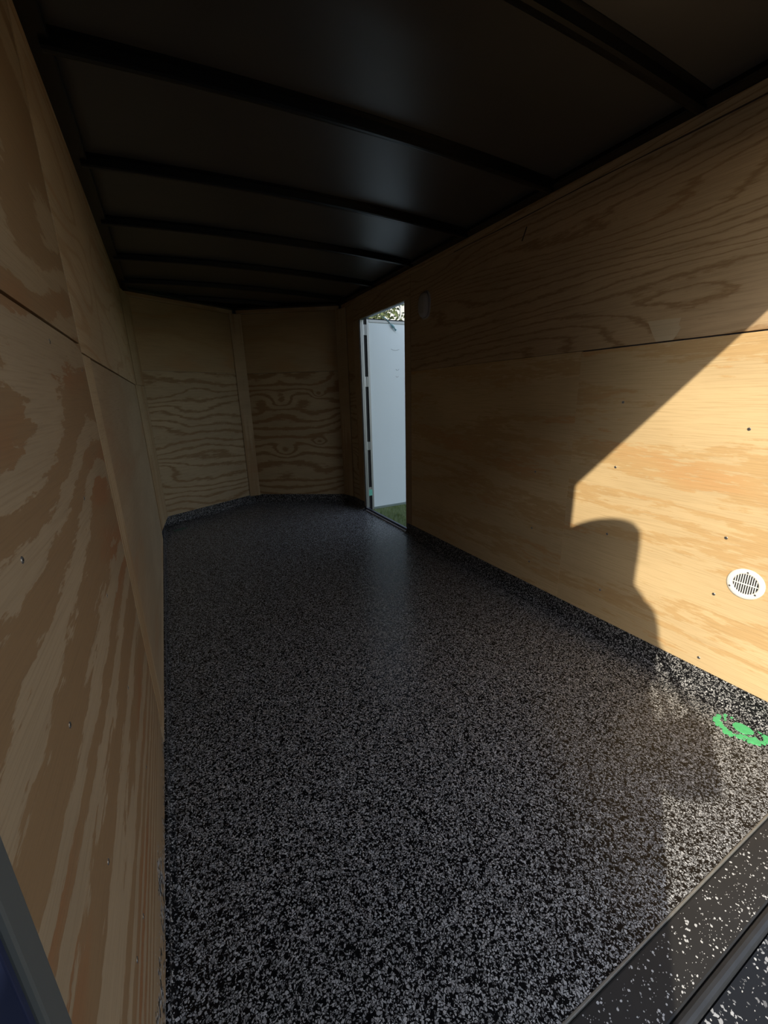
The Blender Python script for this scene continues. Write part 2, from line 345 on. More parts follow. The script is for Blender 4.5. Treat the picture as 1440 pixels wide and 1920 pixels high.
lining(wr, ir, 'plywood_panel', (W, 1.1315), (W, -0.03), 0.10, 1.4265, M['ply_right_low'])['label'] = 'golden plywood panel in the sun'
lining(wr, ir, 'top_strip', (W, 4.16), (W, -0.03), 2.144, 2.185, M['ply_right_up'], off=0.001)
# boat-shaped veneer repair
bm = bmesh.new()
pts = [(0.829, 1.517), (0.70, 1.512), (0.705, 1.487), (0.695, 1.475), (0.703, 1.455), (0.717, 1.433), (0.783, 1.433), (0.80, 1.46)]
va = [bm.verts.new((W+0.001, y, z)) for y, z in pts]; vb = [bm.verts.new((W-0.0008, y, z)) for y, z in pts]
bm.faces.new(va[::-1]); bm.faces.new(vb)
for i in range(len(pts)): j = (i+1) % len(pts); bm.faces.new((va[i], va[j], vb[j], vb[i]))
from_bm('veneer_patch', bm, M['patch'], wr, ir)['label'] = 'pale veneer repair patch'
bm = bmesh.new(); bm_tube(bm, [(W-0.0005, 1.546, 2.089), (W-0.0005, 1.575, 2.03)], 0.0035, 6)
from_bm('pencil_mark', bm, M['pencil'], wr, ir)
bm = bmesh.new(); bm_tube(bm, [(W-0.0022, -0.02+0.2*i, 2.141+0.003*math.sin(i*1.3)) for i in range(12)], 0.0018, 5)
from_bm('pencil_line', bm, M['pencil'], wr, ir)

def screw_mesh():
    bm = bmesh.new()
    bmesh.ops.create_cone(bm, cap_ends=True, segments=12, radius1=0.0062, radius2=0.0048, depth=0.0012, matrix=Matrix.Translation((0, 0, 0.0006)))
    r = bmesh.ops.create_cone(bm, cap_ends=True, segments=6, radius1=0.0024, radius2=0.0024, depth=0.0006, matrix=Matrix.Translation((0, 0, 0.0012)))
    for v in r['verts']:
        for f in v.link_faces: f.material_index = 1
    bmesh.ops.recalc_face_normals(bm, faces=bm.faces)
    me = bpy.data.meshes.new('screw'); bm.to_mesh(me); bm.free()
    me.materials.append(M['screw']); me.materials.append(M['screw_hole']); return me
SCR = screw_mesh()
def screws(wall, inv, pts, x, nx, s=1.0):
    rot = Matrix.Rotation(math.pi/2 if nx > 0 else -math.pi/2, 4, 'Y')
    for y, z in pts:
        link('screw', SCR, None, wall, inv @ Matrix.Translation((x, y, z)) @ rot @ Matrix.Scale(s, 4))
screws(wr, ir, [(0.409, 1.098), (0.406, 0.684), (0.406, 0.444), (0.409, 0.145), (0.885, 0.893), (0.882, 0.56), (0.879, 0.256), (1.352, 0.459), (1.352, 0.241), (1.36, 0.80), (0.41, 1.50), (0.41, 1.83), (0.89, 1.19)], W, -1)
screws(wl, il, [(0.314, 1.065), (0.313, 0.821), (0.308, 0.568), (0.309, 0.337), (0.771, 1.364), (0.745, 0.573), (0.738, 0.332), (0.40, 0.30), (1.10, 1.33), (0.75, 1.05), (0.75, 0.82)], 0.0, 1, 0.8)

# ------------------------------------------------------------------ ceiling, roof bows, rails
def arch(x): return 0.03*(1-((x-W/2)/(W/2))**2)
bm = bmesh.new(); N = 16
def xr(y):    # x-range of the roof at depth y
    x0, x1 = -0.03, W+0.03
    if y > YA: x0 = (y-YA)/(NY-YA)*NX-0.05
    if y > YB: x1 = W-(y-YB)/(NY-YB)*(W-NX)+0.05
    return max(x0, -0.03), max(min(x1, W+0.03), x0+0.01)
ys = [-0.06, 1.0, 2.0, 3.0, YB, YA, 4.45, 4.6, 4.75, NY+0.03]
grid = {}
for z in (0, 1):
    for j, y in enumerate(ys):
        x0, x1 = xr(y)
        for i in range(N+1):
            x = x0+(x1-x0)*i/N
            grid[z, j, i] = bm.verts.new((x, y, 2.205+arch(x)+0.05*z))
for j in range(len(ys)-1):
    for i in range(N):
        bm.faces.new((grid[0, j, i], grid[0, j, i+1], grid[0, j+1, i+1], grid[0, j+1, i]))
        bm.faces.new((grid[1, j, i], grid[1, j+1, i], grid[1, j+1, i+1], grid[1, j, i+1]))
for j in range(len(ys)-1):
    for i in (0, N): bm.faces.new((grid[0, j, i], grid[0, j+1, i], grid[1, j+1, i], grid[1, j, i]))
for i in range(N):
    for j in (0, len(ys)-1): bm.faces.new((grid[0, j, i], grid[0, j, i+1], grid[1, j, i+1], grid[1, j, i]))
ceil = structure(from_bm('ceiling', bm, M['ceil'], None, None, True), 'dark grey metal roof skin crossed by black bows', 'ceiling')
def bow(y, x0=0.03, x1=W-0.03):
    """pressed hat-section roof bow following the roof arch"""
    prof = [(-0.042, 0.0), (-0.042, -0.004), (-0.020, -0.006), (-0.017, -0.033), (-0.006, -0.036), (0.006, -0.036), (0.017, -0.033), (0.020, -0.006), (0.042, -0.004), (0.042, 0.0)]
    bm = bmesh.new(); prev = None; n = 20
    for i in range(n+1):
        x = x0+(x1-x0)*i/n; ring = [bm.verts.new((x, y+a, 2.206+arch(x)+z)) for a, z in prof]
        if prev:
            for q in range(len(prof)): bm.faces.new((prev[q], ring[q], ring[(q+1) % len(prof)], prev[(q+1) % len(prof)]))
        else: bm.faces.new(ring)
        prev = ring
    bm.faces.new(prev[::-1])
    return from_bm('roof_bow', bm, M['black'], ceil)
for kq in range(6):
    y = 0.73+0.645*kq
    bow(y)
bow(4.52, 0.50, 1.45)
def rail(name, p0, p1):
    p0, p1 = Vector((*p0, 0)), Vector((*p1, 0)); x = (p1-p0); L = x.length; x /= L; y = Vector((-x.y, x.x, 0))
    bm = bmesh.new(); mw = Matrix(((x.x, y.x, 0, p0.x), (x.y, y.y, 0, p0.y), (0, 0, 1, 0), (0, 0, 0, 1)))
    bm_box(bm, (0, -0.055, 2.186), (L, 0.03, 2.225), 0.006)
    return structure(from_bm(name, bm, M['black'], None, mw))
rail('trim_1', (0, -0.03), (0, YA)); rail('trim_2', (W, YB), (W, -0.03)); rail('trim_3', (0, YA), (NX, NY)); rail('trim_4', (NX, NY), (W, YB))

# ------------------------------------------------------------------ rear opening: posts, header, sill
post = structure(box('trim_5', (-0.05, -0.062, -0.06), (0.060, -0.037, 2.26), M['post'], None, 0.003), 'grey steel rear door post', 'door post')
box('post_cover', (-0.05, -0.068, -0.06), (0.0565, -0.0625, 2.26), M['navy'], post, 0.001)['label'] = 'navy painted cover of the post'
postr = structure(box('trim_6', (W-0.01, -0.062, -0.06), (W+0.05, -0.037, 2.26), M['post'], None, 0.003))
head = structure(box('trim_7', (0.061, -0.062, 2.028), (W-0.011, -0.037, 2.255), M['post'], None, 0.003))
sill = structure(box('trim_8', (-0.04, -0.104, -0.075), (W+0.04, -0.006, -0.004), M['sill'], None, 0.004), 'black rear sill with scattered pale flakes', 'sill')
box('edge_strip', (0.0, -0.0055, -0.05), (W, -0.0002, 0.0012), M['edge'], sill, 0.001)['label'] = 'worn bright metal edge strip'
hp = plain('dark_hinge_paint', (0.026, 0.028, 0.032), 0.5, 0, 0.3, 20)
box('hinge_bar', (-0.04, -0.128, -0.032), (W+0.04, -0.1045, 0.001), hp, sill, 0.0085)
box('gap_strip', (-0.04, -0.150, -0.085), (W+0.04, -0.105, -0.058), M['dark'], sill)  # black strip stands in for the shaded recess before the ramp
def flake_field(name, parent, n, x0, x1, y0, y1, zf, seed, smin=0.0005, smax=0.0034, mw=None):
    rnd = random.Random(seed); bm = bmesh.new()
    for i in range(n):
        x, y = rnd.uniform(x0, x1), rnd.uniform(y0, y1)
        if rnd.random() < 0.35: y = y0+(y1-y0)*rnd.random()**2.2
        s = smin+(smax-smin)*rnd.random()**3.0; z = zf(x, y); nn = rnd.choice((5, 6, 6, 7)); ph = rnd.random()*6.28
        st = rnd.uniform(0.55, 1.0); rot = rnd.random()*3.14
        vs = []
        for q in range(nn):
            t = ph+2*math.pi*q/nn; r = s*rnd.uniform(0.75, 1.15)
            lx, ly = r*math.cos(t), r*st*math.sin(t)
            vs.append((x+lx*math.cos(rot)-ly*math.sin(rot), y+lx*math.sin(rot)+ly*math.cos(rot)))
        b = [bm.verts.new((px, py, z+0.0009)) for px, py in vs]; a = [bm.verts.new((px, py, z-0.0003)) for px, py in vs]
        bm.faces.new(b)
        for q in range(nn): bm.faces.new((a[q], a[(q+1) % nn], b[(q+1) % nn], b[q]))
    o = from_bm(name, bm, M['flake'], parent); o['kind'] = 'stuff'; return o
flake_field('paint_flakes', sill, 1700, 0.0, W, -0.098, -0.012, lambda x, y: -0.004, 21)

# loading ramp lowered behind the sill
ramp_z = lambda y: -0.045+(y+0.128)*0.19
ramp = empty('ramp_door', (1.0, -0.128, -0.045))
tag(ramp, 'black flake-coated loading ramp lowered behind the rear sill', 'ramp')
bm = bmesh.new(); y0, y1 = -0.128, -2.15
vs = [bm.verts.new((x-1.0, y+0.128, ramp_z(y)+dz+0.045)) for x in (-0.26, W+0.26) for y in (y0, y1) for dz in (0, -0.05)]
bmesh.ops.convex_hull(bm, input=vs)
from_bm('deck', bm, M['ramp'], ramp)
fl = flake_field('paint_flakes', ramp, 900, 0.4-1.0, W-1.0, -0.22, -0.002, lambda x, y: ramp_z(y-0.128)+0.045, 33)

# ------------------------------------------------------------------ side door
fr = structure(empty('trim_9'), 'aluminium frame of the side doorway', 'door frame')
box('jamb', (W+0.002, DY1-0.002, DZ0), (W+0.010, DY1+0.008, DZ1+0.001), plain('dark_jamb_edge', (0.03, 0.025, 0.025), 0.5), fr)
box('jamb', (W+0.011, DY1-0.004, DZ0), (W+0.046, DY1+0.016, DZ1+0.001), M['alu'], fr, 0.001)
box('jamb_lip', (W+0.026, DY1-0.008, DZ0), (W+0.031, DY1-0.0045, DZ1-0.01), M['alu'], fr)
box('jamb', (W+0.020, DY0-0.016, DZ0), (W+0.058, DY0-0.004, DZ1+0.001), M['alu'], fr, 0.001)
box('head_jamb', (W+0.011, DY0-0.002, DZ1+0.002), (W+0.058, DY1-0.004, DZ1+0.014), M['alu'], fr, 0.001)
M['sill_alu'] = plain('scuffed_threshold', (0.50, 0.50, 0.50), 0.5, 0.2, 0.1)
box('threshold', (W-0.004, DY0-0.004, -0.002), (W+0.018, DY1-0.002, 0.012), M['sill_alu'], fr, 0.002)
box('threshold', (W+0.024, DY0-0.004, -0.01), (W+0.058, DY1-0.004, 0.006), M['sill_alu'], fr, 0.002)
box('threshold_seal', (W+0.018, DY0-0.004, -0.01), (W+0.024, DY1-0.004, 0.003), M['rubber'], fr)

LX0, LX1, LY, LZ0, LZ1 = 2.112, 2.96, 3.722, 0.0, 1.985
door = structure(empty('door_1', (LX0, LY, LZ0)), 'white side door swung open outward beyond its doorway', 'door')
def dbox(name, lo, hi, mat, bev=0.0, parent=None):
    o = (LX0, LY, LZ0); return box(name, [a-b for a, b in zip(lo, o)], [a-b for a, b in zip(hi, o)], mat, parent or door, bev)
dbox('door_skin', (LX0+0.026, LY+0.003, LZ0+0.026), (LX1-0.026, LY+0.04, LZ1-0.028), M['leaf'])
dbox('edge_trim', (LX0, LY-0.002, LZ0), (LX0+0.0255, LY+0.045, LZ1), M['alu'], 0.002)
dbox('edge_trim', (LX1-0.0255, LY-0.002, LZ0), (LX1, LY+0.045, LZ1), M['alu'], 0.002)
dbox('edge_trim', (LX0+0.026, LY-0.002, LZ0), (LX1-0.026, LY+0.045, LZ0+0.0255), plain('grey_green_trim', (0.25, 0.31, 0.30), 0.4, 0.5), 0.002)
dbox('edge_trim', (LX0+0.026, LY-0.002, LZ1-0.0275), (LX1-0.026, LY+0.045, LZ1), M['alu'], 0.002)
dbox('door_seal', (LX0, LY-0.002, LZ1+0.0002), (LX1, LY+0.02, LZ1+0.009), M['rubber'])
dbox('door_seal', (LX0-0.034, LY+0.010, LZ0), (LX0-0.0005, LY+0.045, LZ1), M['rubber'])
for z, h in ((1.885, 0.10), (1.385, 0.10), (0.72, 0.09)):
    hg = dbox('hinge', (LX0-0.035, LY+0.001, z-h/2), (LX0-0.0005, LY+0.0095, z+h/2), M['alu'], 0.001)
    bm = bmesh.new(); bm_tube(bm, [(-0.013, -0.0005, z-h/2), (-0.013, -0.0005, z+h/2)], 0.004, 8)
    from_bm('hinge_pin', bm, M['alu'], hg)
hg = dbox('hinge', (LX0-0.035, LY+0.001, 0.17), (LX0-0.0005, LY+0.0095, 0.26), M['alu'], 0.001)
dbox('tape', (LX0-0.050, LY-0.0035, 0.165), (LX0+0.006, LY-0.0022, 0.235), M['mint'], 0.0, hg)['label'] = 'mint green tape'
bm = bmesh.new(); bm_tube(bm, [(0.205, 0.02, 2.02), (0.235, -0.006, 1.992), (0.285, -0.012, 1.94)], 0.006, 6)
cord = from_bm('holdback_cord', bm, M['teal'], door)
bm = bmesh.new(); bm_tube(bm, [(0.285, -0.013, 1.945), (0.30, -0.014, 1.928), (0.335, -0.013, 1.895)], [0.008, 0.014, 0.011], 8)
from_bm('cord_tip', bm, M['teal'], cord)
for (cx, cz, rr) in ((0.33, 1.70, 0.05), (0.355, 1.50, 0.02), (0.35, 1.43, 0.017)):
    bm = bmesh.new(); bm_tube(bm, [(cx+rr*t, 0.0025, cz+0.012*t*t) for t in (-1, -0.5, 0, 0.5, 1)], 0.0018, 5)
    from_bm('scuff_mark', bm, plain('scuff', (0.35, 0.38, 0.40), 0.6), door)

# ------------------------------------------------------------------ round vent
vent = empty('vent', (W, 0.315, 0.527)); tag(vent, 'round white plastic louvred vent low on the sunlit right wall', 'vent')
VM = Matrix(((0, 0, -1, 0), (-1, 0, 0, 0), (0, 1, 0, 0), (0, 0, 0, 1)))     # local x = toward rear (-Y), y = up, z = into the room
def ring(bm, prof, n=48):
    rows = [[bm.verts.new((r*math.cos(2*math.pi*i/n), r*math.sin(2*math.pi*i/n), z)) for i in range(n)] for r, z in prof]
    for a_, b_ in zip(rows, rows[1:]+rows[:1]):
        for i in range(n): bm.faces.new((a_[i], a_[(i+1) % n], b_[(i+1) % n], b_[i]))
bm = bmesh.new(); ring(bm, [(0.0595, 0.0003), (0.0595, 0.003), (0.057, 0.0055), (0.048, 0.007), (0.042, 0.0065), (0.0395, 0.004), (0.0395, 0.0003)])
from_bm('flange', bm, M['white'], vent, VM, True)
bm = bmesh.new(); bmesh.ops.create_cone(bm, cap_ends=True, segments=40, radius1=0.039, radius2=0.039, depth=0.0006, matrix=Matrix.Translation((0, 0, 0.0006)))
from_bm('backing', bm, M['dark'], vent, VM)  # black disc stands in for the shaded hollow behind the slats
ns = 10
for i in range(ns):
    x = -0.036+0.072*(i+0.5)/ns; hh = math.sqrt(max(0, 0.0395**2-x*x))
    mw = VM @ Matrix.Translation((x, 0, 0.0035)) @ Matrix.Rotation(math.radians(20), 4, 'Y')
    box('slat', (-0.0014, -hh, -0.0007), (0.0014, hh, 0.0007), M['white'], vent, 0, mw)
box('crossbar', (-0.0395, -0.0016, 0.0025), (0.0395, 0.0016, 0.0062), M['white'], vent, 0, VM)
for h_, v_ in ((0.0008, 0.0475), (-0.0445, -0.0226), (0.036, -0.030)):
    link('screw', SCR, None, vent, VM @ Matrix.Translation((h_, v_, 0.0066)) @ Matrix.Scale(0.62, 4))

# ------------------------------------------------------------------ oval dome light by the side door
dl = empty('dome_light', (W, 2.52, 1.887)); tag(dl, 'frosted oval dome light high on the right wall beside the side door', 'light')
def dome(name, rx, ry, hz, mat, lift=0.0):
    bm = bmesh.new(); n = 28; rows = []
    for t, zz in [(1.0, 0.0), (1.0, 0.25), (0.96, 0.5), (0.85, 0.75), (0.65, 0.92), (0.35, 0.99)]:
        rows.append([bm.verts.new((rx*t*math.copysign(abs(math.cos(a))**0.8, math.cos(a)), ry*t*math.copysign(abs(math.sin(a))**0.8, math.sin(a)), lift+hz*zz)) for a in [2*math.pi*i/n for i in range(n)]])
    for a_, b_ in zip(rows, rows[1:]):
        for i in range(n): bm.faces.new((a_[i], a_[(i+1) % n], b_[(i+1) % n], b_[i]))
    bm.faces.new(rows[-1]); bm.faces.new(rows[0][::-1])
    return from_bm(name, bm, mat, dl, VM, True)
dome('base', 0.072, 0.098, 0.008, M['lens'], 0.0003)
dome('lens', 0.062, 0.088, 0.032, M['lens'], 0.008)


# ------------------------------------------------------------------ unseen photographer on the ramp, shaped to cast the shadow on floor and right wall
def skin_obj(name, chains, mat, parent, levels=1):
    """chains: lists of (point, radius); points shared by name join into one connected surface"""
    verts, edges, rad, idx, roots = [], [], [], {}, []
    for ch in chains:
        prev = None
        for key, p, r in ch:
            if key is None or key not in idx:
                i = len(verts); verts.append(tuple(p)); rad.append(r)
                if key is not None: idx[key] = i
                if prev is None: roots.append(i)
            else: i = idx[key]
            if prev is not None: edges.append((prev, i))
            prev = i
    me = bpy.data.meshes.new(name); me.from_pydata(verts, edges, [])
    o = link(name, me, mat, parent)
    md = o.modifiers.new('skin', 'SKIN'); md.use_smooth_shade = True
    for i, sv in enumerate(me.skin_vertices[0].data):
        r = rad[i]; sv.radius = (r, r) if not isinstance(r, tuple) else r
        sv.use_root = i in roots
    sb = o.modifiers.new('subdivision', 'SUBSURF'); sb.levels = levels; sb.render_levels = levels
    return o
PO = Vector((-0.07, -0.36, -0.09))
per = empty('person', PO); tag(per, 'unseen long-haired person on the ramp, shaped to cast the wall shadow, phone in both hands', 'person')
def P(x, y, z): return Vector((x, y, z)) - PO
fw, rt = Vector((0.46, 0.888, 0)), Vector((0.888, -0.46, 0))
c0 = Vector((-0.065, -0.375, 0)) - PO
pc = CAM - Rv*0.020 - Uv*0.052 - F*0.014                      # phone centre
def PH(a, b, c): return pc + Rv*a + Uv*b + F*c - PO
hipr, hipl = c0+rt*0.095-fw*0.03+Vector((0, 0, 0.90)), c0-rt*0.095-fw*0.03+Vector((0, 0, 0.90))
shr, shl = P(0.112, -0.455, 1.49), P(-0.245, -0.27, 1.49)
elr, ell = P(0.100, -0.535, 1.17), P(-0.30, -0.26, 1.22)
wrr, wrl = PH(0.055, -0.115, -0.05), PH(-0.06, -0.125, -0.05)
footr, footl = c0+rt*0.11+fw*0.02, c0-rt*0.11-fw*0.06
foot_z = lambda v: ramp_z(v.y+PO.y)-PO.z+0.015
def up(v, z): return Vector((v.x, v.y, z))
def leg(h, f, tg):
    g = foot_z(f)
    return [('pelvis', c0-fw*0.03+Vector((0, 0, 0.96)), (0.135, 0.10)), (tg+'h', h, 0.085), (tg+'t', (h+up(f, 0.5))*0.5, 0.075), (tg+'k', up(f, 0.52)+fw*0.02, 0.055),
            (tg+'c', up(f, 0.38)-fw*0.01, 0.055), (tg+'a', up(f, g+0.09), 0.036), (tg+'b', up(f, g+0.04)+fw*0.09, 0.034), (tg+'toe', up(f, g+0.03)+fw*0.17, 0.026)]
torso = [('pelvis', c0-fw*0.03+Vector((0, 0, 0.96)), (0.135, 0.10)), ('waist', c0-fw*0.03+Vector((0, 0, 1.16)), (0.12, 0.095)), ('chest', c0-fw*0.03+Vector((0, 0, 1.40)), (0.15, 0.105)),
         ('neckb', c0-fw*0.02+Vector((0, 0, 1.58)), 0.065), ('neck', P(-0.052, -0.335, 1.68-0.02), 0.055), ('head', P(-0.045, -0.315, 1.80), (0.075, 0.085)), ('crown', P(-0.047, -0.317, 1.885), 0.06)]
arm = lambda sh, el, wr, tg: [('chest', c0, 0.1), (tg+'s', sh, 0.058), (tg+'u', (sh+el)*0.5, 0.047), (tg+'e', el, 0.040), (tg+'f', el.lerp(wr, 0.45), 0.036), (tg+'w', wr, 0.025), (tg+'p', wr+(PH(0, -0.06, -0.02)-wr)*0.25, 0.026)]
skin_obj('body', [torso, leg(hipr, footr, 'r'), leg(hipl, footl, 'l'), arm(shr, elr, wrr, 'R'), arm(shl, ell, wrl, 'L')], M['skin'], per)
sh = lambda sho, el, tg: [('chest', c0, 0.1), (tg+'s', sho, 0.072), (tg+'u', (sho+el)*0.5, 0.064), (tg+'e', sho.lerp(el, 0.72), 0.062)]
skin_obj('shirt', [[('pelvis', c0-fw*0.03+Vector((0, 0, 0.93)), (0.158, 0.122)), ('waist', c0-fw*0.03+Vector((0, 0, 1.16)), (0.140, 0.112)), ('chest', c0-fw*0.03+Vector((0, 0, 1.40)), (0.168, 0.120)), ('nb', c0-fw*0.02+Vector((0, 0, 1.55)), 0.085)],
                   sh(shr, elr, 'R'), sh(shl, ell, 'L')], M['shirt'], per)
# long loose garment added to fill the body shadow, flaring towards the hem
bm = bmesh.new(); rows = []; n = 28
for z, rx, ry in ((1.575, 0.09, 0.075), (1.55, 0.13, 0.10), (1.50, 0.165, 0.125), (1.38, 0.195, 0.14), (1.15, 0.215, 0.145), (0.90, 0.265, 0.165), (0.60, 0.275, 0.18), (0.28, 0.29, 0.19)):
    rows.append([bm.verts.new(c0 - fw*0.035 - rt*0.01 + Vector((0, 0, z+0.09)) + rt*(rx*math.cos(a_)) + fw*(ry*math.sin(a_)*(1+0.05*math.cos(9*a_)))) for a_ in [2*math.pi*i/n for i in range(n)]])
for A_, B_ in zip(rows, rows[1:]):
    for i in range(n): bm.faces.new((A_[i], A_[(i+1) % n], B_[(i+1) % n], B_[i]))
o = from_bm('shadow_coat', bm, M['trousers'], per, None, True); md = o.modifiers.new('thickness', 'SOLIDIFY'); md.thickness = 0.012
bt = None
for i in range(5):
    p = c0 + fw*(0.105+0.008*i) + Vector((0, 0, 1.35-0.16*i))
    if bt is None:
        bm = bmesh.new(); bmesh.ops.create_uvsphere(bm, u_segments=8, v_segments=6, radius=0.012); bt = from_bm('button', bm, M['dark'], per, Matrix.Translation(p)).data
    else: link('button', bt, None, per, Matrix.Translation(p))
for f in (footr, footl):
    g = foot_z(f)
    skin_obj('shoe', [[(None, up(f, g+0.048)-fw*0.03, 0.044), (None, up(f, g+0.046)+fw*0.06, 0.043), (None, up(f, g+0.038)+fw*0.19, 0.033)]], M['rubber'], per)
# hands: four unequal fingers bent round the back of the phone, thumb on its front
def hand(side, wr):
    s = side; ch = []
    pb = wr + (PH(0.050*s, -0.055, -0.018)-wr)*0.35; pk = PH(0.052*s, -0.045, -0.016)
    ch.append([('w', wr, 0.024), ('pb', pb, (0.030, 0.018)), ('pk', pk, (0.030, 0.016))])
    for i, (b, ln) in enumerate(((-0.020, 0.9), (-0.040, 1.0), (-0.060, 0.95), (-0.078, 0.75))):
        ch.append([(None, PH(0.052*s, b, -0.012), 0.0095), (None, PH(0.051*s, b, 0.006), 0.009), (None, PH((0.046-0.014*ln)*s, b, 0.016), 0.0085), (None, PH((0.040-0.034*ln)*s, b-0.002, 0.0165), 0.0075)])
    ch.append([(None, pb, 0.013), (None, PH(0.050*s, -0.050, -0.026), 0.0115), (None, PH(0.030*s, -0.032, -0.024), 0.0105), (None, PH(0.014*s, -0.020, -0.0175), 0.0085)])
    skin_obj('hand', ch, M['skin'], per)
hand(1, wrr); hand(-1, wrl)
# head: face features and long hair, widened and squared to shape the wall shadow
hc = P(-0.045, -0.315, 1.80)
tilt = (fw*0.93 + Vector((0, 0, -0.37))).normalized(); hup = (rt.cross(tilt)).normalized()
def HD(a, b, c): return hc + rt*a + hup*b + tilt*c
bm = bmesh.new(); bmesh.ops.create_uvsphere(bm, u_segments=24, v_segments=16, radius=1.0)
for v in bm.verts:
    x, y, z = v.co; tz = -0.05*max(0, -z)
    wv = 0.078*(1-0.28*max(0, -z)); v.co = HD(x*wv, z*0.118, y*0.098+0.004)
    if y > 0.85 and abs(x) < 0.28 and -0.35 < z < 0.15: v.co += tilt*0.016
hd = from_bm('head', bm, M['skin'], per, None, True)
for sx in (-1, 1):
    bm = bmesh.new(); bmesh.ops.create_uvsphere(bm, u_segments=12, v_segments=8, radius=0.012, matrix=Matrix.Translation(HD(0.031*sx, 0.012, 0.088))); from_bm('eye', bm, M['white'], hd, None, True)
    bm = bmesh.new(); bm_tube(bm, [HD(0.077*sx, 0.03, -0.005), HD(0.083*sx, 0.0, -0.012), HD(0.076*sx, -0.03, 0.0)], [0.010, 0.013, 0.008]); from_bm('ear', bm, M['skin'], hd, None, True)
    bm = bmesh.new(); bm_tube(bm, [HD(0.016*sx, 0.033, 0.096), HD(0.033*sx, 0.037, 0.090), HD(0.046*sx, 0.031, 0.078)], [0.003, 0.004, 0.002]); from_bm('eyebrow', bm, M['hair'], hd, None, True)
bm = bmesh.new(); bm_tube(bm, [HD(-0.024, -0.060, 0.084), HD(0, -0.058, 0.094), HD(0.024, -0.060, 0.084)], [0.003, 0.006, 0.003]); from_bm('mouth', bm, plain('lip', (0.45, 0.18, 0.16), 0.5), hd, None, True)
bm = bmesh.new(); rows = []; n = 28
for z, q in ((1.902, 0.86), (1.898, 0.93), (1.885, 0.98), (1.84, 1.0), (1.78, 1.0), (1.70, 1.0), (1.62, 1.02), (1.55, 1.0), (1.50, 0.92)):
    rows.append([bm.verts.new(P(-0.047, -0.317, z) + rt*(0.188*q*math.cos(a_)-0.058) + fw*(0.135*q*math.sin(a_)-0.018)) for a_ in [2*math.pi*i/n for i in range(n)]])
for j, (A_, B_) in enumerate(zip(rows, rows[1:])):
    for i in range(n):
        mid = 2*math.pi*(i+0.5)/n
        if j >= 2 and abs(mid-math.pi/2) < 0.85: continue
        bm.faces.new((A_[i], A_[(i+1) % n], B_[(i+1) % n], B_[i]))
bm.faces.new(rows[0])
o = from_bm('hair', bm, M['hair'], per, None, True); md = o.modifiers.new('thickness', 'SOLIDIFY'); md.thickness = 0.02; md.offset = 1
# unseen shoulder pouch, added to widen the shadow on the floor
bc = Vector((0.225, -0.59, 0.90))
shadow_bag = empty('shadow_bag', bc); tag(shadow_bag, 'unseen dark cloth pouch added at the right hip to widen the floor shadow', 'shadow_bag')
bm = bmesh.new(); bm_box(bm, (-0.09, -0.045, -0.09), (0.09, 0.045, 0.10), 0.03)
from_bm('pouch', bm, M['shirt'], shadow_bag, Matrix.Rotation(math.radians(-27), 4, 'Z'))
bm = bmesh.new(); bm_tube(bm, [rt*-0.05+Vector((0, 0, 0.11)), Vector((-0.16, 0.04, 0.40)), Vector((-0.19, 0.10, 0.63)), Vector((-0.15, 0.12, 0.62)), rt*0.05+Vector((0, 0, 0.11))], 0.010, 8)
from_bm('strap', bm, M['shirt'], shadow_bag)
# phone
ph = empty('phone', pc); tag(ph, 'dark phone held up in front of the chest', 'phone')
rot = Matrix((Rv, Uv, F)).transposed().to_4x4()
box('case', (-0.036, -0.074, -0.004), (0.036, 0.074, 0.004), M['black'], ph, 0.003, rot)
box('screen', (-0.033, -0.071, -0.0046), (0.033, 0.071, -0.0041), M['rubber'], ph, 0, rot)
bm = bmesh.new(); bmesh.ops.create_cone(bm, cap_ends=True, segments=20, radius1=0.008, radius2=0.008, depth=0.003, matrix=Matrix.Translation((0.020, 0.052, 0.0057)))
from_bm('lens_ring', bm, M['dark'], ph, rot)

# ------------------------------------------------------------------ outdoors
bm = bmesh.new()
vs = [bm.verts.new(p) for p in ((-40, -40, GROUND), (60, -40, GROUND), (60, 60, GROUND), (-40, 60, GROUND))]; bm.faces.new(vs)
r = bmesh.ops.extrude_face_region(bm, geom=bm.faces[:]);
for v in [e for e in r['geom'] if isinstance(e, bmesh.types.BMVert)]: v.co.z -= 0.2
structure(from_bm('ground', bm, M['grass']), 'green lawn seen through the side door', 'lawn')
verts, faces = [], []; rnd = random.Random(9)
for i in range(26000):
    x = 2.2+4.6*rnd.random()**1.5; y = 1.9+4.3*rnd.random()
    hgt = rnd.uniform(0.03, 0.075); a_ = rnd.random()*6.28; wd = rnd.uniform(0.0025, 0.005); le = rnd.uniform(0.0, 0.04)
    dx, dy = math.cos(a_)*wd, math.sin(a_)*wd; lx, ly = -math.sin(a_)*le, math.cos(a_)*le; n0 = len(verts)
    verts += [(x-dx, y-dy, GROUND-0.002), (x+dx, y+dy, GROUND-0.002), (x+lx, y+ly, GROUND+hgt)]; faces.append((n0, n0+1, n0+2))
me = bpy.data.meshes.new('grass'); me.from_pydata(verts, [], faces)
tag(link('grass', me, M['blade']), 'short green grass outside the side doorway', 'grass', None, 'stuff')

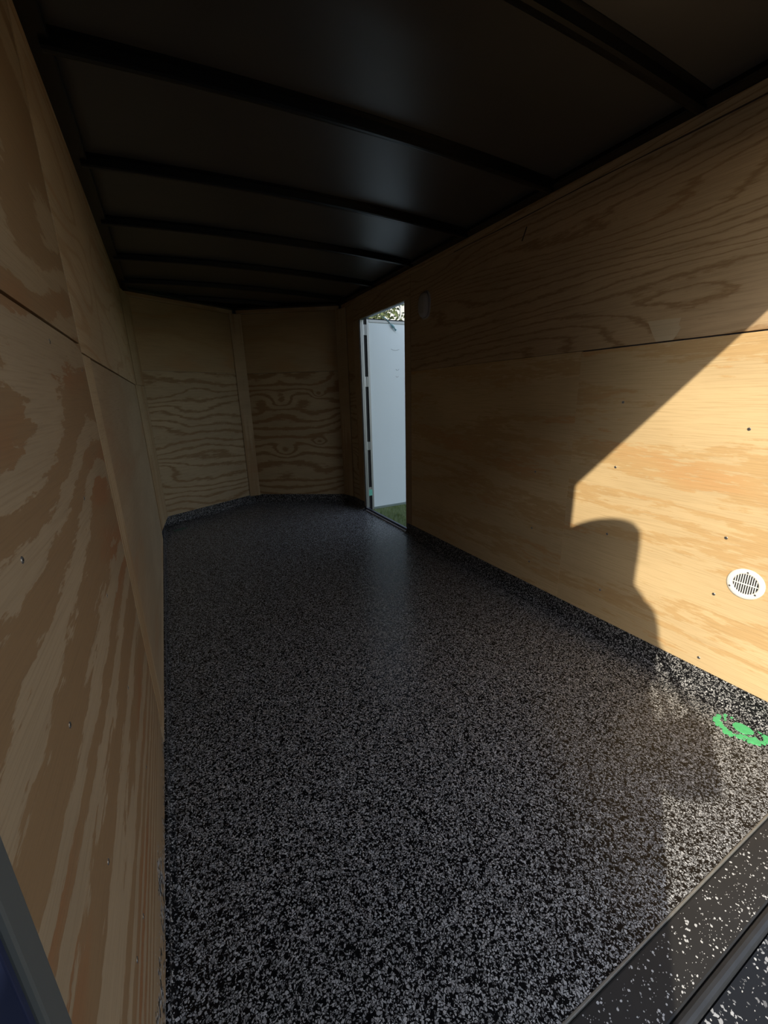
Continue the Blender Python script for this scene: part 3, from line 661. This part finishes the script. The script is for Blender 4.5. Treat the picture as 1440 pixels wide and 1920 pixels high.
def tree(x, y, hgt, rad, seed, label, leaves=17000):
    t = empty('leafy_tree', (x, y, GROUND)); tag(t, label, 'tree')
    rnd = random.Random(seed); bm = bmesh.new()
    bm_tube(bm, [(0, 0, -0.02), (0.05, 0.02, hgt*0.3), (0.02, -0.04, hgt*0.6), (0.0, 0, hgt*0.9)], [0.13, 0.10, 0.07, 0.02], 10)
    for i in range(12):
        a_ = i*2.4; z0 = hgt*(0.25+0.05*i); L = rad*rnd.uniform(0.6, 0.95)
        bm_tube(bm, [(0.03, 0, z0), (math.cos(a_)*L*0.5, math.sin(a_)*L*0.5, z0+0.35), (math.cos(a_)*L, math.sin(a_)*L, z0+0.5)], [0.04, 0.025, 0.008], 6)
    from_bm('trunk', bm, M['bark'], t)
    verts, faces = [], []
    clumps = []
    for i in range(90):
        a_ = rnd.random()*6.28; q = rnd.random()**0.5*rad; clumps.append((math.cos(a_)*q, math.sin(a_)*q, hgt*rnd.uniform(0.30, 1.05)))
    for i in range(leaves):
        cx, cy, cz = rnd.choice(clumps); p = Vector((cx+rnd.gauss(0, 0.22), cy+rnd.gauss(0, 0.22), cz+rnd.gauss(0, 0.2)))
        d = Vector((rnd.gauss(0, 1), rnd.gauss(0, 1), rnd.gauss(-0.6, 0.7))).normalized(); s_ = d.orthogonal().normalized()
        s_ = Matrix.Rotation(rnd.random()*6.28, 3, d) @ s_; L = rnd.uniform(0.07, 0.13); wd = L*0.22; n0 = len(verts)
        verts += [p, p+d*L*0.45+s_*wd, p+d*L, p+d*L*0.45-s_*wd]; faces.append((n0, n0+1, n0+2, n0+3))
    me = bpy.data.meshes.new('foliage'); me.from_pydata([tuple(v) for v in verts], [], faces)
    o = link('foliage', me, M['leafg'], t); o['kind'] = 'stuff'
tree(3.27, 7.05, 3.9, 0.88, 4, 'leafy green tree standing beyond the open side door')

house = empty('house', (8.75, 12.0, GROUND)); tag(house, 'white house with upright siding behind the tree', 'house')
hx0, hx1, hy0, hy1, hz = -2.35, 5.0, -1.2, 5.0, 4.6
box('wall', (hx0, hy0, 0), (hx1, hy1, hz), M['siding'], house)
bat = None
for i in range(24):
    x = hx0+0.15+i*0.3
    o = box('siding_batten', (-0.02, -0.025, 0), (0.02, 0.0, hz), M['siding'], house, 0, Matrix.Translation((x, hy0-0.0005, 0))) if bat is None else link('siding_batten', bat, None, house, Matrix.Translation((x, hy0-0.0005, 0)))
    bat = o.data
bm = bmesh.new()
vs = [bm.verts.new(p) for p in ((hx0-0.3, hy0-0.3, hz), (hx1+0.3, hy0-0.3, hz), (hx1+0.3, hy1+0.3, hz), (hx0-0.3, hy1+0.3, hz), (hx0-0.3, (hy0+hy1)/2, hz+1.8), (hx1+0.3, (hy0+hy1)/2, hz+1.8))]
bmesh.ops.convex_hull(bm, input=vs); from_bm('roof', bm, M['roof'], house)

unseen_drive = structure(box('trim_10', (-9.0, -12.0, GROUND-0.05), (7.0, -0.30, GROUND+0.012), plain('asphalt', (0.055, 0.055, 0.055), 0.85, 0, 0.4, 60)), 'unseen dark asphalt added behind the trailer to cut bounced light', 'unseen_drive')  # added out of view so less light bounces into the trailer
sky_blocker = empty('sky_blocker', (-3.0, -8.5, GROUND)); tag(sky_blocker, 'tall dark unseen building added behind the trailer to block skylight', 'sky_blocker')  # added out of view to block skylight at the rear opening
dk_ = plain('blocker_timber', (0.035, 0.030, 0.026), 0.8, 0, 0.3, 6)
box('wall', (-6.5, -7.0, 0.013), (7.0, 0.0, 8.0), dk_, sky_blocker)
bat = None
for i in range(33):
    mw = Matrix.Translation((-6.3+0.41*i, 0.0005, 0.013))
    o = box('siding_batten', (-0.03, 0, 0), (0.03, 0.025, 7.9), dk_, sky_blocker, 0, mw) if bat is None else link('siding_batten', bat, None, sky_blocker, mw)
    bat = o.data
bm = bmesh.new()
vs = [bm.verts.new(p) for p in ((-6.8, -7.3, 8.0), (7.3, -7.3, 8.0), (7.3, 0.3, 8.0), (-6.8, 0.3, 8.0), (-6.8, -3.5, 9.8), (7.3, -3.5, 9.8))]
bmesh.ops.convex_hull(bm, input=vs); from_bm('roof', bm, M['roof'], sky_blocker)

# remaining labels of the setting
for nm, lb, ct in (('baseboard_left', 'thin black coved coating edge along the foot of the left wall', 'baseboard'), ('baseboard_front', 'black flake-coated coved skirting around the nose of the room', 'baseboard'),
                   ('baseboard_right', 'long black flake-coated coved skirting below the right wall', 'baseboard'), ('baseboard_right_front', 'short black coved skirting between side door and nose', 'baseboard'),
                   ('trim_1', 'black steel roof rail above the left wall', 'rail'), ('trim_2', 'black steel roof rail above the right wall', 'rail'),
                   ('trim_3', 'black roof rail above the left nose wall', 'rail'), ('trim_4', 'black roof rail above the right nose wall', 'rail'),
                   ('trim_6', 'grey steel post at the right of the rear opening', 'door post'), ('trim_7', 'grey steel header across the rear opening', 'door header')):
    o = bpy.data.objects[nm]; o['label'] = lb; o['category'] = ct
